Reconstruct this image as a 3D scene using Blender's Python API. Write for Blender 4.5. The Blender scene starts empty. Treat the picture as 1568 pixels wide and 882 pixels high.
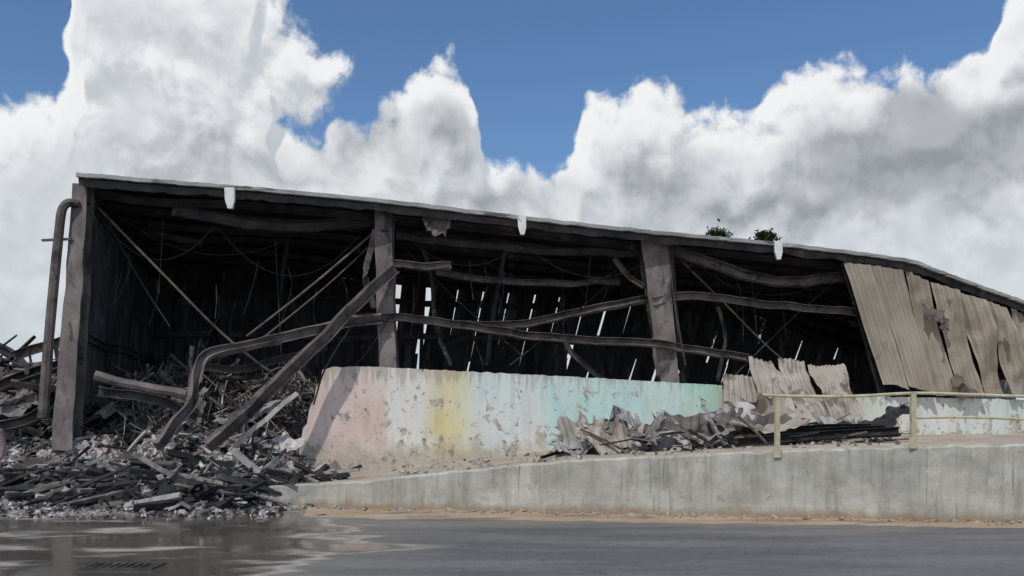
import bpy, math, random
from mathutils import Vector, noise
random.seed(11)
S=bpy.context.scene
S.view_settings.view_transform='Standard'
try: S.view_settings.look='None'
except: pass
S.view_settings.exposure=0
FPX=1400.0; HV=640.0; EYE=1.6
# ---------------------------------------------------------------- survey helpers (metres)
def D(u,v,y): return Vector(((u-784)/FPX*y, y, EYE+(HV-v)/FPX*y))
FS=.209; F0=22.0
def F(u,v,off=0.0):            # point on (or off metres behind) the warehouse front line
    a=(u-784)/FPX; y=(F0+off)/(1-FS*a); return D(u,v,y)
def R(u,v,off=0.0):            # point on the ramp front wall line
    a=(u-784)/FPX; y=(15.645+off)/(1+.21*a); return D(u,v,y)
def interp(x,T):
    if x<=T[0][0]: return T[0][1]
    for (a,b),(c,d) in zip(T,T[1:]):
        if x<=c: return b+(d-b)*(x-a)/(c-a)
    return T[-1][1]
def nz(x,y=0,z=0): return noise.noise(Vector((x,y,z)))
# ---------------------------------------------------------------- mesh accumulator
class Acc:
    def __init__(s): s.v=[]; s.f=[]; s.m=[]
    def add(s,vs,fs,mi=0):
        o=len(s.v); s.v+= [tuple(p) for p in vs]
        for f in fs: s.f.append(tuple(i+o for i in f)); s.m.append(mi)
    def obj(s,name,mats,parent=None,smooth=False):
        me=bpy.data.meshes.new(name); me.from_pydata(s.v,[],s.f)
        for m in mats: me.materials.append(m)
        me.polygons.foreach_set('material_index',s.m)
        if smooth: me.polygons.foreach_set('use_smooth',[True]*len(s.f))
        me.update(); o=bpy.data.objects.new(name,me); S.collection.objects.link(o)
        if parent: o.parent=parent
        return o
def empty(name):
    o=bpy.data.objects.new(name,None); S.collection.objects.link(o); return o
def box(acc,c,ax,ay,az,mi=0,jit=0.0):
    vs=[]
    for sx in(-1,1):
        for sy in(-1,1):
            for sz in(-1,1):
                p=c+ax*sx+ay*sy+az*sz
                if jit: p=p+Vector((random.uniform(-jit,jit),random.uniform(-jit,jit),random.uniform(-jit,jit)))
                vs.append(p)
    acc.add(vs,[(0,1,3,2),(4,6,7,5),(0,4,5,1),(2,3,7,6),(0,2,6,4),(1,5,7,3)],mi)
def catmull(P,n=6):
    P=[Vector(p) for p in P]
    if len(P)<3: return [P[0].lerp(P[1],i/n) for i in range(n+1)]
    Q=[P[0]*2-P[1]]+P+[P[-1]*2-P[-2]]; out=[]
    for i in range(1,len(Q)-2):
        a,b,c,d=Q[i-1:i+3]
        for k in range(n):
            t=k/n; out.append(.5*((2*b)+(c-a)*t+(2*a-5*b+4*c-d)*t*t+(3*b-a-3*c+d)*t**3))
    out.append(P[-1]); return out
def sect(kind,w,h,t=None):
    if kind=='I':
        t=t or min(w,h)*.12; a,b=w/2,h/2
        return [(-a,-b),(a,-b),(a,-b+t),(t/2,-b+t),(t/2,b-t),(a,b-t),(a,b),(-a,b),(-a,b-t),(-t/2,b-t),(-t/2,-b+t),(-a,-b+t)]
    if kind=='C':
        t=t or min(w,h)*.1; a,b=w/2,h/2
        return [(-a,-b),(a,-b),(a,-b+t),(-a+t,-b+t),(-a+t,b-t),(a,b-t),(a,b),(-a,b)]
    if kind=='O':
        return [(w/2*math.cos(k*math.pi/4),w/2*math.sin(k*math.pi/4)) for k in range(8)]
    a,b=w/2,h/2
    return [(-a,-b),(a,-b),(a,b),(-a,b)]
def beam(acc,P,w,h,mi=0,kind='C',n=6,twist=0.0,rough=0.0,up=(0,0,1),scale=None,tw0=0.0):
    P=catmull(P,n); sc=sect(kind,w,h); m=len(sc); vs=[]; fs=[]; N=len(P); up=Vector(up)
    for i,p in enumerate(P):
        t=(P[min(i+1,N-1)]-P[max(i-1,0)]).normalized()
        s=t.cross(up)
        if s.length<.05: s=t.cross(Vector((0,1,0)))
        s.normalize(); q=s.cross(t).normalized()
        an=tw0+twist*i/(N-1); k=1 if scale is None else scale[0]+(scale[1]-scale[0])*i/(N-1)
        if rough:
            p=p+Vector((nz(p.x*1.7,p.z*1.7,3),nz(p.x*1.9,p.z,7),nz(p.x*1.7,p.z,11)))*rough
            an+=rough*4*nz(p.x*2.3,p.z*2,5); k*=1+rough*.8*nz(p.x*3.1,p.z*3,15)
        for (a,b) in sc:
            a*=k;b*=k
            A=a*math.cos(an)-b*math.sin(an); B=a*math.sin(an)+b*math.cos(an)
            vs.append(p+s*A+q*B)
    for i in range(N-1):
        for j in range(m):
            fs.append((i*m+j,i*m+(j+1)%m,(i+1)*m+(j+1)%m,(i+1)*m+j))
    fs.append(tuple(reversed(range(m)))); fs.append(tuple(range((N-1)*m,N*m)))
    acc.add(vs,fs,mi)
def corr(acc,A,B,C,E,rib=.2,amp=.025,mi=0,buckle=0.0,seed=0,nv=10,ragb=0.0,ragt=0.0,bs=1.0,fold=None):
    A,B,C,E=map(Vector,(A,B,C,E)); n=(B-A).cross(E-A).normalized()
    L=max((B-A).length,(C-E).length); nr=max(2,int(L/rib)); prof=[0,0,1,1]; nu=nr*4
    vs=[];fs=[]
    for j in range(nv+1):
        for i in range(nu+1):
            a=i/nu; b=j/nv
            bb=b
            if ragb: bb=b+(1-b)*ragb*max(0,nz(a*L*1.3+seed,seed*.7)*1.4+.15)
            if ragt: bb=bb-b*ragt*max(0,nz(a*L*1.1+seed+9,seed*.3)*1.4+.15)
            p=(A.lerp(B,a)).lerp(E.lerp(C,a),bb)
            d=amp*prof[i%4]
            if buckle: d+=buckle*(nz(p.x*bs+seed,p.y*bs,p.z*bs)+.5*nz(p.x*bs*2.7+seed,p.z*bs*2.7,5)*1.0)
            if fold: d+=fold(a,b)
            vs.append(p+n*d)
    w=nu+1
    for j in range(nv):
        for i in range(nu): fs.append((j*w+i,j*w+i+1,(j+1)*w+i+1,(j+1)*w+i))
    acc.add(vs,fs,mi)
def crumple(acc,c,sx,sy,rot,tilt,roll=0.0,amp=.2,mi=0,seed=0,n=12,rib=True):
    # torn sheet metal: flat facets meeting along sharp random creases, with ribs
    rr=random.Random(int(seed*1000)+7)
    cre=[]
    for k in range(4):
        th=rr.uniform(-.7,.7) if k<3 else rr.uniform(1.1,2.0)
        cre.append((math.cos(th),math.sin(th),rr.uniform(-.35,.35)*sx,rr.choice([-1,1])*rr.uniform(.5,1.3)*amp*2.6/max(sx,.6)))
    vs=[];fs=[]
    cr,sr=math.cos(rot),math.sin(rot)
    for j in range(n+1):
        for i in range(n*3+1):
            x=(i/(3*n)-.5)*sx; y=(j/n-.5)*sy
            z=sum(q*abs(a*x+b*y-d) for a,b,d,q in cre)+.12*amp*nz(x*5+seed,y*5,1)
            if rib: z+=.022*(i%4<2)
            if i in(0,3*n): x+=.16*nz(y*6,seed,4)*2
            if j in(0,n): y+=.16*nz(x*5,seed,8)*2
            Y=y*math.cos(tilt)-z*math.sin(tilt); Z=y*math.sin(tilt)+z*math.cos(tilt)
            X=x*math.cos(roll)-Z*math.sin(roll); Z=x*math.sin(roll)+Z*math.cos(roll)
            vs.append(Vector((c[0]+X*cr-Y*sr,c[1]+X*sr+Y*cr,c[2]+Z)))
    w=3*n+1
    for j in range(n):
        for i in range(3*n): fs.append((j*w+i,j*w+i+1,(j+1)*w+i+1,(j+1)*w+i))
    acc.add(vs,fs,mi)
def rock(acc,c,r,mi=0):
    ax=Vector((random.uniform(-1,1),random.uniform(-1,1),random.uniform(-.6,.6))).normalized()
    ay=ax.cross(Vector((random.uniform(-.3,.3),random.uniform(-.3,.3),1))).normalized(); az=ax.cross(ay)
    box(acc,Vector(c),ax*r*random.uniform(.7,1.5),ay*r*random.uniform(.5,1.1),az*r*random.uniform(.3,.9),mi,jit=r*.4)
# ---------------------------------------------------------------- materials
def newmat(name):
    m=bpy.data.materials.new(name); m.use_nodes=True; nt=m.node_tree
    return m,nt,nt.nodes['Principled BSDF']
def noise_n(nt,vec,scale,detail=6,rough=.6,dist=0.0,dim='3D'):
    n=nt.nodes.new('ShaderNodeTexNoise'); n.noise_dimensions=dim
    n.inputs['Scale'].default_value=scale
    n.inputs['Detail'].default_value=detail; n.inputs['Roughness'].default_value=rough; n.inputs['Distortion'].default_value=dist
    nt.links.new(vec,n.inputs['Vector']); return n.outputs['Fac']
def ramp(nt,fac,stops,mode='LINEAR'):
    r=nt.nodes.new('ShaderNodeValToRGB'); r.color_ramp.interpolation=mode
    el=r.color_ramp.elements
    while len(el)>1: el.remove(el[-1])
    el[0].position=stops[0][0]; c=stops[0][1]; el[0].color=(*c,1) if isinstance(c,tuple) else (c,c,c,1)
    for p,c in stops[1:]:
        e=el.new(p); e.color=(*c,1) if isinstance(c,tuple) else (c,c,c,1)
    nt.links.new(fac,r.inputs[0]); return r.outputs[0]
def mixc(nt,f,a,b,mode='MIX'):
    m=nt.nodes.new('ShaderNodeMix'); m.data_type='RGBA'; m.blend_type=mode
    for s,i in((f,0),(a,6),(b,7)):
        if hasattr(s,'is_output'): nt.links.new(s,m.inputs[i])
        elif i==0: m.inputs[0].default_value=s
        else: m.inputs[i].default_value=(*s,1)
    return m.outputs[2]
def math_n(nt,op,a,b=None,c=None,clamp=False):
    m=nt.nodes.new('ShaderNodeMath'); m.operation=op; m.use_clamp=clamp
    for i,s in enumerate((a,b,c)):
        if s is None: continue
        if hasattr(s,'is_output'): nt.links.new(s,m.inputs[i])
        else: m.inputs[i].default_value=s
    return m.outputs[0]
def objvec(nt,sc=(1,1,1),rot=(0,0,0)):
    tc=nt.nodes.new('ShaderNodeTexCoord'); mp=nt.nodes.new('ShaderNodeMapping')
    mp.inputs['Scale'].default_value=sc; mp.inputs['Rotation'].default_value=rot
    nt.links.new(tc.outputs['Object'],mp.inputs['Vector']); return mp.outputs[0]
def bump(nt,bs,h,strength=.4,dist=.03):
    b=nt.nodes.new('ShaderNodeBump'); b.inputs['Strength'].default_value=strength; b.inputs['Distance'].default_value=dist
    nt.links.new(h,b.inputs['Height']); nt.links.new(b.outputs[0],bs.inputs['Normal'])
def M(name,c1,c2,c3=None,scale=3,rough=.85,st=(1,1,1),bs=.4,cov=.55,metal=0,c3s=.8,fine=0.0):
    m,nt,b=newmat(name); v=objvec(nt,st); f=noise_n(nt,v,scale,5)
    col=ramp(nt,f,[(.36,c1),(.64,c2)])
    if c3:
        g=noise_n(nt,v,scale*c3s,6,.65,.4); k=ramp(nt,g,[(cov,0.0),(cov+.07,1.0)])
        col=mixc(nt,k,col,c3)
    fn=noise_n(nt,v,scale*9,3,.7)
    if fine: col=mixc(nt,ramp(nt,fn,[(.4,fine),(.62,0.0)]),col,tuple(x*.3 for x in c1))
    nt.links.new(col,b.inputs['Base Color']); b.inputs['Roughness'].default_value=rough; b.inputs['Metallic'].default_value=metal
    bump(nt,b,fn,bs); return m
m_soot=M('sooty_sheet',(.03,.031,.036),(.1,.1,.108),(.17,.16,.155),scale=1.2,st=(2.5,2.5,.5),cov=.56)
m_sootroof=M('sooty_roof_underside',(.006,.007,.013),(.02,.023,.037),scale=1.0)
m_roof=M('galvanised_roof',(.22,.23,.24),(.4,.4,.4),(.12,.09,.07),scale=2,rough=.6)
m_steel=M('scorched_steel',(.12,.1,.097),(.25,.215,.205),(.05,.043,.043),scale=2.2,st=(1,1,.6),cov=.56,rough=.7,fine=.2,bs=.15)
m_steeld=M('charred_steel',(.022,.021,.023),(.075,.069,.07),(.19,.17,.155),scale=2.2,cov=.61,rough=.7,bs=.2)
m_rust=M('rusty_steel',(.065,.053,.048),(.17,.142,.128),(.032,.029,.03),scale=2.5,cov=.55,rough=.7,fine=.2,bs=.15)
m_char=M('charred_timber',(.008,.008,.009),(.035,.033,.034),(.09,.085,.08),scale=4,cov=.62,bs=.8)
m_ash=M('ash_grey_timber',(.12,.11,.105),(.27,.25,.235),(.05,.045,.042),scale=5,cov=.58,bs=.7)
m_pale=M('pale_timber',(.36,.33,.3),(.55,.52,.48),(.18,.15,.13),scale=5,cov=.6)
m_rub=M('plaster_rubble',(.4,.375,.37),(.64,.61,.6),(.2,.17,.16),scale=6,cov=.57)
m_rubg=M('grey_rubble',(.2,.19,.19),(.36,.34,.33),(.08,.07,.07),scale=5,cov=.6)
m_rubp=M('pink_rubble',(.4,.32,.31),(.56,.47,.45),(.24,.2,.19),scale=5,cov=.6)
m_ashbed=M('ash_bed',(.1,.09,.09),(.26,.24,.23),(.46,.44,.43),scale=2.5,cov=.52,bs=1)
m_charbed=M('char_bed',(.012,.011,.011),(.05,.046,.045),(.2,.19,.18),scale=3.5,cov=.54,bs=1)
m_white=M('white_paint',(.62,.63,.62),(.78,.78,.76),(.4,.38,.35),scale=6,cov=.64,rough=.5)
m_eave=M('eave_trim',(.22,.225,.23),(.42,.42,.41),(.1,.095,.09),scale=2.2,st=(.6,.6,3),cov=.56,rough=.55)
m_post=M('rail_paint',(.38,.35,.22),(.55,.5,.36),(.22,.16,.1),scale=5,cov=.6,rough=.6)
m_clad=M('tan_cladding',(.29,.25,.2),(.41,.36,.295),(.17,.13,.1),scale=.9,st=(1,1,.7),cov=.59,rough=.65,bs=.06)
m_clad2=M('tan_cladding_fallen',(.28,.245,.21),(.43,.385,.33),(.16,.12,.095),scale=1.6,cov=.54,rough=.7,bs=.1)
m_grease=M('grey_sheet',(.24,.235,.23),(.46,.445,.43),(.13,.1,.08),scale=2,cov=.53,rough=.5,bs=.1)
m_cable=M('burnt_cable',(.02,.02,.02),(.06,.055,.05),scale=5)

def wallmat(name,stops,x0,x1,peel=.6,zb=.6,zt=2.7):
    m,nt,b=newmat(name); v=objvec(nt)
    sp=nt.nodes.new('ShaderNodeSeparateXYZ'); nt.links.new(v,sp.inputs[0])
    w=noise_n(nt,v,1.6,5,.6); wx=math_n(nt,'MULTIPLY_ADD',w,.5,-.25)
    x=math_n(nt,'ADD',sp.outputs[0],wx)
    t=math_n(nt,'DIVIDE',math_n(nt,'SUBTRACT',x,x0),x1-x0,clamp=True)
    col=ramp(nt,t,stops)
    vs=objvec(nt,(3.2,3.2,.35)); g=noise_n(nt,vs,1.5,8,.65)
    col=mixc(nt,ramp(nt,g,[(.46,0.0),(.72,.6)]),col,(.42,.37,.27))
    lo=noise_n(nt,v,.9,8,.6); col=mixc(nt,ramp(nt,lo,[(.4,0.0),(.66,.6)]),col,(.74,.73,.7))
    hz=math_n(nt,'DIVIDE',math_n(nt,'SUBTRACT',sp.outputs[2],zb),zt-zb,clamp=True)
    tk=math_n(nt,'ADD',hz,math_n(nt,'MULTIPLY_ADD',noise_n(nt,vs,2.4,6,.6),1.1,-.55))
    col=mixc(nt,ramp(nt,tk,[(.88,0.0),(1.12,.5)]),col,(.3,.27,.21))
    bk_=math_n(nt,'ADD',hz,math_n(nt,'MULTIPLY_ADD',noise_n(nt,v,3,6,.6),.8,-.4))
    col=mixc(nt,ramp(nt,bk_,[(0,.7),(.28,0.0)]),col,(.4,.33,.25))
    pn=noise_n(nt,objvec(nt,(1,1,.8)),2.1,12,.72,.3)
    pk=math_n(nt,'SUBTRACT',pn,math_n(nt,'MULTIPLY',hz,.085))
    k=ramp(nt,pk,[(peel-.09,0.0),(peel-.08,1.0)])
    under=ramp(nt,noise_n(nt,v,7,6,.6),[(.35,(.24,.2,.16)),(.55,(.5,.47,.41))])
    col=mixc(nt,k,col,under)
    cn=noise_n(nt,v,7,7,.65); col=mixc(nt,ramp(nt,cn,[(.63,0.0),(.65,.85)]),col,(.27,.24,.19))
    nt.links.new(col,b.inputs['Base Color']); b.inputs['Roughness'].default_value=.8
    h=math_n(nt,'ADD',math_n(nt,'MULTIPLY',k,-.6),noise_n(nt,v,30,4,.6)); bump(nt,b,h,.35,.02); return m
xs=lambda u:F(u,600).x
X0,X1=xs(460),xs(1110)
def tt(u): return (xs(u)-X0)/(X1-X0)
pk=(.7,.53,.48); wh=(.74,.73,.69); yl=(.7,.62,.3); bl=(.62,.74,.76); tq=(.43,.7,.67); gr=(.36,.67,.53)
m_wall=wallmat('faded_mural_paint',[(0,pk),(tt(588),pk),(tt(597),wh),(tt(645),wh),(tt(672),yl),(tt(700),yl),(tt(735),bl),(tt(820),(.66,.73,.72)),(tt(850),tq),(tt(960),(.5,.71,.69)),(tt(1040),tq),(tt(1085),gr),(1,(.55,.68,.6))],X0,X1)
X2,X3=xs(1290),xs(1600)
m_wall2=wallmat('faded_green_paint',[(0,(.48,.6,.47)),(.25,(.62,.66,.6)),(.5,(.72,.73,.7)),(.8,(.57,.68,.63)),(1,(.68,.71,.68))],X2,X3,peel=.6,zb=.8,zt=2.3)

def concmat():
    m,nt,b=newmat('stained_concrete'); v=objvec(nt)
    sp=nt.nodes.new('ShaderNodeSeparateXYZ'); nt.links.new(v,sp.inputs[0])
    f=noise_n(nt,objvec(nt,(1,1,1.6)),1.0,10,.66)
    col=ramp(nt,f,[(.35,(.3,.3,.27)),(.5,(.42,.415,.375)),(.68,(.55,.54,.49))])
    g=noise_n(nt,objvec(nt,(3,3,.3)),1.8,8,.7)
    col=mixc(nt,ramp(nt,g,[(.48,0.0),(.7,.75)]),col,(.2,.19,.15))
    gg=noise_n(nt,objvec(nt,(9,9,.5)),1.5,5,.7)
    col=mixc(nt,ramp(nt,gg,[(.58,0.0),(.7,.7)]),col,(.13,.12,.1))
    g2=noise_n(nt,objvec(nt,(.7,.7,2.2)),1.3,8,.65)
    col=mixc(nt,ramp(nt,g2,[(.48,0.0),(.7,.55)]),col,(.34,.31,.24))
    d=noise_n(nt,v,4,10,.75,.5); col=mixc(nt,ramp(nt,d,[(.58,0.0),(.63,.7)]),col,(.25,.22,.18))
    d2=noise_n(nt,v,2.4,8,.7); col=mixc(nt,ramp(nt,d2,[(.3,.6),(.4,0.0)]),col,(.6,.59,.55))
    zz=math_n(nt,'ADD',sp.outputs[2],math_n(nt,'MULTIPLY_ADD',noise_n(nt,v,2.5,6,.6),-.4,.2))
    col=mixc(nt,ramp(nt,zz,[(.02,.9),(.16,0.0)]),col,(.28,.2,.13))
    nt.links.new(col,b.inputs['Base Color']); b.inputs['Roughness'].default_value=.85
    bump(nt,b,noise_n(nt,v,16,8,.7),.5,.02); return m
m_conc=concmat()
m_deck=M('dusty_deck',(.34,.28,.22),(.48,.41,.33),(.24,.2,.16),scale=1.3,cov=.58)
m_sand=M('sandy_soil',(.36,.26,.17),(.48,.38,.27),(.22,.17,.13),scale=1.3,st=(.5,1.4,1),cov=.55,fine=.3)
m_ground=M('dirt_ground',(.12,.11,.1),(.22,.2,.17),(.3,.26,.2),scale=.5,cov=.6)

def roadmat():
    m,nt,b=newmat('wet_asphalt'); v=objvec(nt)
    sp=nt.nodes.new('ShaderNodeSeparateXYZ'); nt.links.new(v,sp.inputs[0])
    st=objvec(nt,(.3,1.5,1),(0,0,.05))
    f=noise_n(nt,st,.9,10,.68); col=ramp(nt,f,[(.35,(.065,.067,.07)),(.5,(.11,.112,.115)),(.65,(.17,.17,.17))])
    fine=noise_n(nt,v,60,3,.6); col=mixc(nt,ramp(nt,fine,[(.4,0.0),(.75,.4)]),col,(.26,.26,.25))
    mid=noise_n(nt,v,7,6,.7); col=mixc(nt,ramp(nt,mid,[(.52,0.0),(.68,.55)]),col,(.05,.05,.052))
    dust=noise_n(nt,st,1.3,8,.65)
    yl=math_n(nt,'ADD',sp.outputs[1],math_n(nt,'MULTIPLY',sp.outputs[0],.14))
    dk=math_n(nt,'MULTIPLY',ramp(nt,math_n(nt,'DIVIDE',math_n(nt,'SUBTRACT',yl,9.0),6.0,clamp=True),[(.5,0.0),(1,.8)]),ramp(nt,dust,[(.42,0.0),(.62,1.0)]))
    col=mixc(nt,dk,col,(.28,.22,.16))
    lx=math_n(nt,'DIVIDE',math_n(nt,'SUBTRACT',-.6,sp.outputs[0]),2.6,clamp=True)
    wn=noise_n(nt,objvec(nt,(.45,1.1,1)),.75,8,.58)
    col=mixc(nt,math_n(nt,'MULTIPLY',lx,.75),col,(.22,.2,.17))
    ww=math_n(nt,'ADD',wn,math_n(nt,'MULTIPLY_ADD',lx,.22,-.18))
    wet=ramp(nt,ww,[(.46,0.0),(.52,1.0)])
    col=mixc(nt,wet,col,(.1,.09,.075))
    pm=ramp(nt,ww,[(.40,0.0),(.435,.8),(.455,.4),(.48,0.0)])
    pm=math_n(nt,'MULTIPLY',pm,ramp(nt,lx,[(0,0.0),(.3,1.0)]))
    col=mixc(nt,pm,col,(.44,.4,.35))
    nt.links.new(col,b.inputs['Base Color'])
    rg=math_n(nt,'ADD',ramp(nt,wet,[(0,.58),(1,.04)]),math_n(nt,'MULTIPLY',wet,ramp(nt,noise_n(nt,v,1.1,4,.5),[(.45,0.0),(.62,.2)])))
    nt.links.new(rg,b.inputs['Roughness'])
    bp=nt.nodes.new('ShaderNodeBump'); bp.inputs['Distance'].default_value=.008
    nt.links.new(fine,bp.inputs['Height']); nt.links.new(ramp(nt,wet,[(0,.7),(1,.03)]),bp.inputs['Strength'])
    nt.links.new(bp.outputs[0],b.inputs['Normal']); return m
m_road=roadmat()

# ---------------------------------------------------------------- ground, road, verge
a=Acc(); a.add([(-600,-300,0),(600,-300,0),(600,1200,0),(-600,1200,0)],[(0,1,2,3)]); a.obj('ground',[m_ground])
def strip(name,front,back,z,mat,thick=0):
    a=Acc(); n=len(front); vs=[(x,y,z) for x,y in front]+[(x,y,z) for x,y in back]
    a.add(vs,[(i,i+1,n+i+1,n+i) for i in range(n-1)]); return a.obj(name,[mat])
xsn=[-60,-30,-16,-8]+[ -6+i*.175 for i in range(160)]+[30,60]
def redge(x):
    base=14.25-.14*x
    if x<-4.2: base=19.5
    elif x<-3.4: base=14.8+ (19.5-14.8)*(-3.4-x)/.8
    return base+.16*nz(x*1.3,2)+.12*nz(x*4,7)+.06*nz(x*11,3)
strip('road',[(x,-25) for x in xsn],[(x,redge(x) if x>-20 else 19.5) for x in xsn],.008,m_road)
strip('sandy_verge',[(x,12.2-.14*x) for x in xsn if x>-4.4],[(x,16.2-.21*x) for x in xsn if x>-4.4],.004,m_sand)
# storm drain grate in the wet area
m_iron=M('cast_iron',(.03,.028,.026),(.08,.07,.06),scale=8,rough=.6)
a=Acc(); gx,gy=-4.15,9.75
for sx in(-1,1): box(a,Vector((gx+sx*.36,gy,.02)),Vector((.025,0,0)),Vector((0,.2,0)),Vector((0,0,.012)))
for sy in(-1,1): box(a,Vector((gx,gy+sy*.185,.0203)),Vector((.334,0,0)),Vector((0,.02,0)),Vector((0,0,.0115)))
for i in range(8): box(a,Vector((gx-.29+i*.083,gy,.019)),Vector((.016,0,0)),Vector((0,.164,0)),Vector((0,0,.009)))
a.obj('drain_grate',[m_iron])

# ---------------------------------------------------------------- ramp
prof=[(400,745),(470,741),(545,737),(620,729),(700,721),(800,711),(900,703),(1040,697),(1180,690),(1400,683),(1568,680)]
ZT=[(R(u,v).x,R(u,v).z) for u,v in prof]
ZT.append((16,ZT[-1][1]+.02))
def ztop(x): return interp(x,ZT)
def rfy(x): return 15.645-.21*x
def ffy(x): return F0+FS*x
ramp_o=empty('concrete_ramp')
a=Acc(); xr=[-4.55+i*.1 for i in range(200)]
n=len(xr); vs=[];fs=[]
for x in xr:
    j=.025*nz(x*3,1)+.02*nz(x*9,3)-.05*max(0,nz(x*2.1,31)-.25)
    yf=rfy(x); z=ztop(x)+j
    vs+=[(x,yf-.02+.01*nz(x*2,5),-.1),(x,yf+.0,z*.5),(x,yf+.02*nz(x*7,2),z-.035),(x,yf+.04,z),(x,yf+.2,z),(x,yf+.205,z-.12)]
for i in range(n-1):
    for k in range(5): fs.append((i*6+k,(i+1)*6+k,(i+1)*6+k+1,i*6+k+1))
fs.append((0,1,2,3,4,5))
a.add(vs,fs); a.obj('front_wall',[m_conc],ramp_o)
xr=xr[::2]; n=len(xr)
a=Acc(); vs=[];fs=[]; nd=14
for x in xr:
    for k in range(nd+1):
        t=k/nd; y=(rfy(x)+.19)*(1-t)+(ffy(x)+.1)*t
        vs.append((x,y,ztop(x)-.05+.03*nz(x*1.1,y*1.1)))
for i in range(n-1):
    for k in range(nd): fs.append((i*(nd+1)+k,(i+1)*(nd+1)+k,(i+1)*(nd+1)+k+1,i*(nd+1)+k+1))
a.add(vs,fs)
x=xr[0]; a.add([(x-.005,rfy(x),-.1),(x-.005,ffy(x),-.1),(x-.005,ffy(x),ztop(x)-.05),(x-.005,rfy(x)+.2,ztop(x)-.05)],[(0,3,2,1)])
a.obj('deck',[m_deck],ramp_o)
a=Acc()
for i in range(380):
    x=random.uniform(-4.2,11); y=rfy(x)-abs(random.gauss(0,.22))-.03; rock(a,(x,y,.012),random.uniform(.008,.035),random.choice([0,0,1]))
a.obj('gravel',[m_sand,m_rubg])

# handrail
hr=empty('handrail'); a=Acc()
def rp(u,v,o=.1): return R(u,v,o)
for u,vt,vb in((1190,608,708),(1398,600,694),(1612,606,690)):
    p=rp(u,vt); q=rp(u,vb); beam(a,[q,p],.075,.075,0,'B',n=2)
    bx=rp(u,vb-16,-.03); box(a,bx,Vector((.06,0,0)),Vector((0,.012,0)),Vector((0,0,.09)),0)
beam(a,[rp(1168,604),rp(1190,606),rp(1300,607),rp(1398,602),rp(1480,604),rp(1612,608),rp(1800,609)],.05,.05,0,'O',n=3)
beam(a,[rp(1398,640),rp(1480,639),rp(1612,643),rp(1800,645)],.04,.04,0,'O',n=3)
a.obj('rails_and_posts',[m_post],hr)

# ---------------------------------------------------------------- painted walls
def polywall(name,top,bottom_z,mat,thick=.22,par=None):
    a=Acc(); vs=[];fs=[]
    n=len(top)
    for p in top:
        vs+=[(p.x,p.y,bottom_z),(p.x,p.y,p.z),(p.x,p.y+thick,p.z),(p.x,p.y+thick,bottom_z)]
    for i in range(n-1):
        o=i*4;q=o+4
        fs+=[(o,q,q+1,o+1),(o+1,q+1,q+2,o+2),(o+2,q+2,q+3,o+3)]
    fs+=[(0,1,2,3),(4*n-4,4*n-1,4*n-2,4*n-3)]
    a.add(vs,fs); return a.obj(name,[mat],par)
topv=[(458,690),(464,655),(470,648),(474,625),(481,612),(484,592),(490,584),(494,566),(510,562),(560,561),(700,568),(880,577),(1000,584),(1106,590)]
pts=[]
for (u,v),(u2,v2) in zip(topv,topv[1:]):
    st=max(1,int((u2-u)/4))
    for k in range(st):
        t=k/st; p=F(u+(u2-u)*t,v+(v2-v)*t,-.06); p.z+=.03*nz(p.x*6,3)+ .012*nz(p.x*19,1); pts.append(p)
pts.append(F(1106,590,-.06))
polywall('painted_concrete_wall',pts,-.05,m_wall)
pts=[F(1106+ (1300-1106)*k/20.,596+ 14*k/20.+ 3*nz(k*.9,4)*2,-.05) for k in range(21)]
m_wmid=M('bare_block',(.3,.27,.23),(.45,.42,.37),(.2,.16,.12),scale=2,cov=.56)
polywall('block_wall',pts,-.05,m_wmid)
pts=[F(1296+k*8,606+ 6*k*8/270.+2.2*nz(k*.6,4),-.07) for k in range(50)]
polywall('painted_concrete_wall.001',pts,-.05,m_wall2)

# ---------------------------------------------------------------- warehouse
wh_=empty('burned_warehouse')
eave=[(119,270),(250,281),(400,293),(600,312),(800,336),(1000,358),(1200,377),(1380,400),(1430,416),(1490,438),(1568,466)]
EP=[F(u,v,-.35) for u,v in eave]
last=EP[-1]
EP+= [last+Vector((2.2,.46,-.75)),last+Vector((5,1.05,-1.5))]
E=catmull(EP,5)
DEP=9.6
bk=Vector((-FS,1,0)).normalized()
def roofpt(p,t):
    q=p+bk*(DEP*t); q.z+= -0.25*t + .08*nz(q.x*.5,q.y*.5)*t*2; return q
def roofsheet(off):
    vs=[];fs=[];nt_=12
    for p in E:
        for k in range(nt_+1):
            q=roofpt(p,k/nt_); q.z+=off; vs.append(q)
    w=nt_+1
    for i in range(len(E)-1):
        for k in range(nt_): fs.append((i*w+k,(i+1)*w+k,(i+1)*w+k+1,i*w+k+1))
    return vs,fs
a=Acc(); v_,f_=roofsheet(0); a.add(v_,f_,0); a.obj('roof_sheets',[m_roof],wh_)
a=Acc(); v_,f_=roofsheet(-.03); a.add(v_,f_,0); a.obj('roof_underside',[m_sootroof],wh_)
a=Acc()
EF=catmull(EP,16)
beam(a,[p+Vector((0,-.05,.02+.02*nz(p.x*3,8)+.018*nz(p.x*9,2))) for p in EF],.12,.085,0,'B',n=1)
a.obj('eave_trim',[m_eave],wh_)
a=Acc(); vs=[];fs=[]
for i,p in enumerate(EF):
    d=.16+.07*nz(p.x*1.4,9)+.04*nz(p.x*7,9)
    vs+=[p+Vector((0,.03,-.04)),p+Vector((0,.06+.03*nz(p.x*4,2),-.03-d))]
for i in range(len(EF)-1): fs.append((i*2,i*2+1,i*2+3,i*2+2))
a.add(vs,fs); a.obj('fascia',[m_steeld],wh_)
a=Acc()
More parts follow.
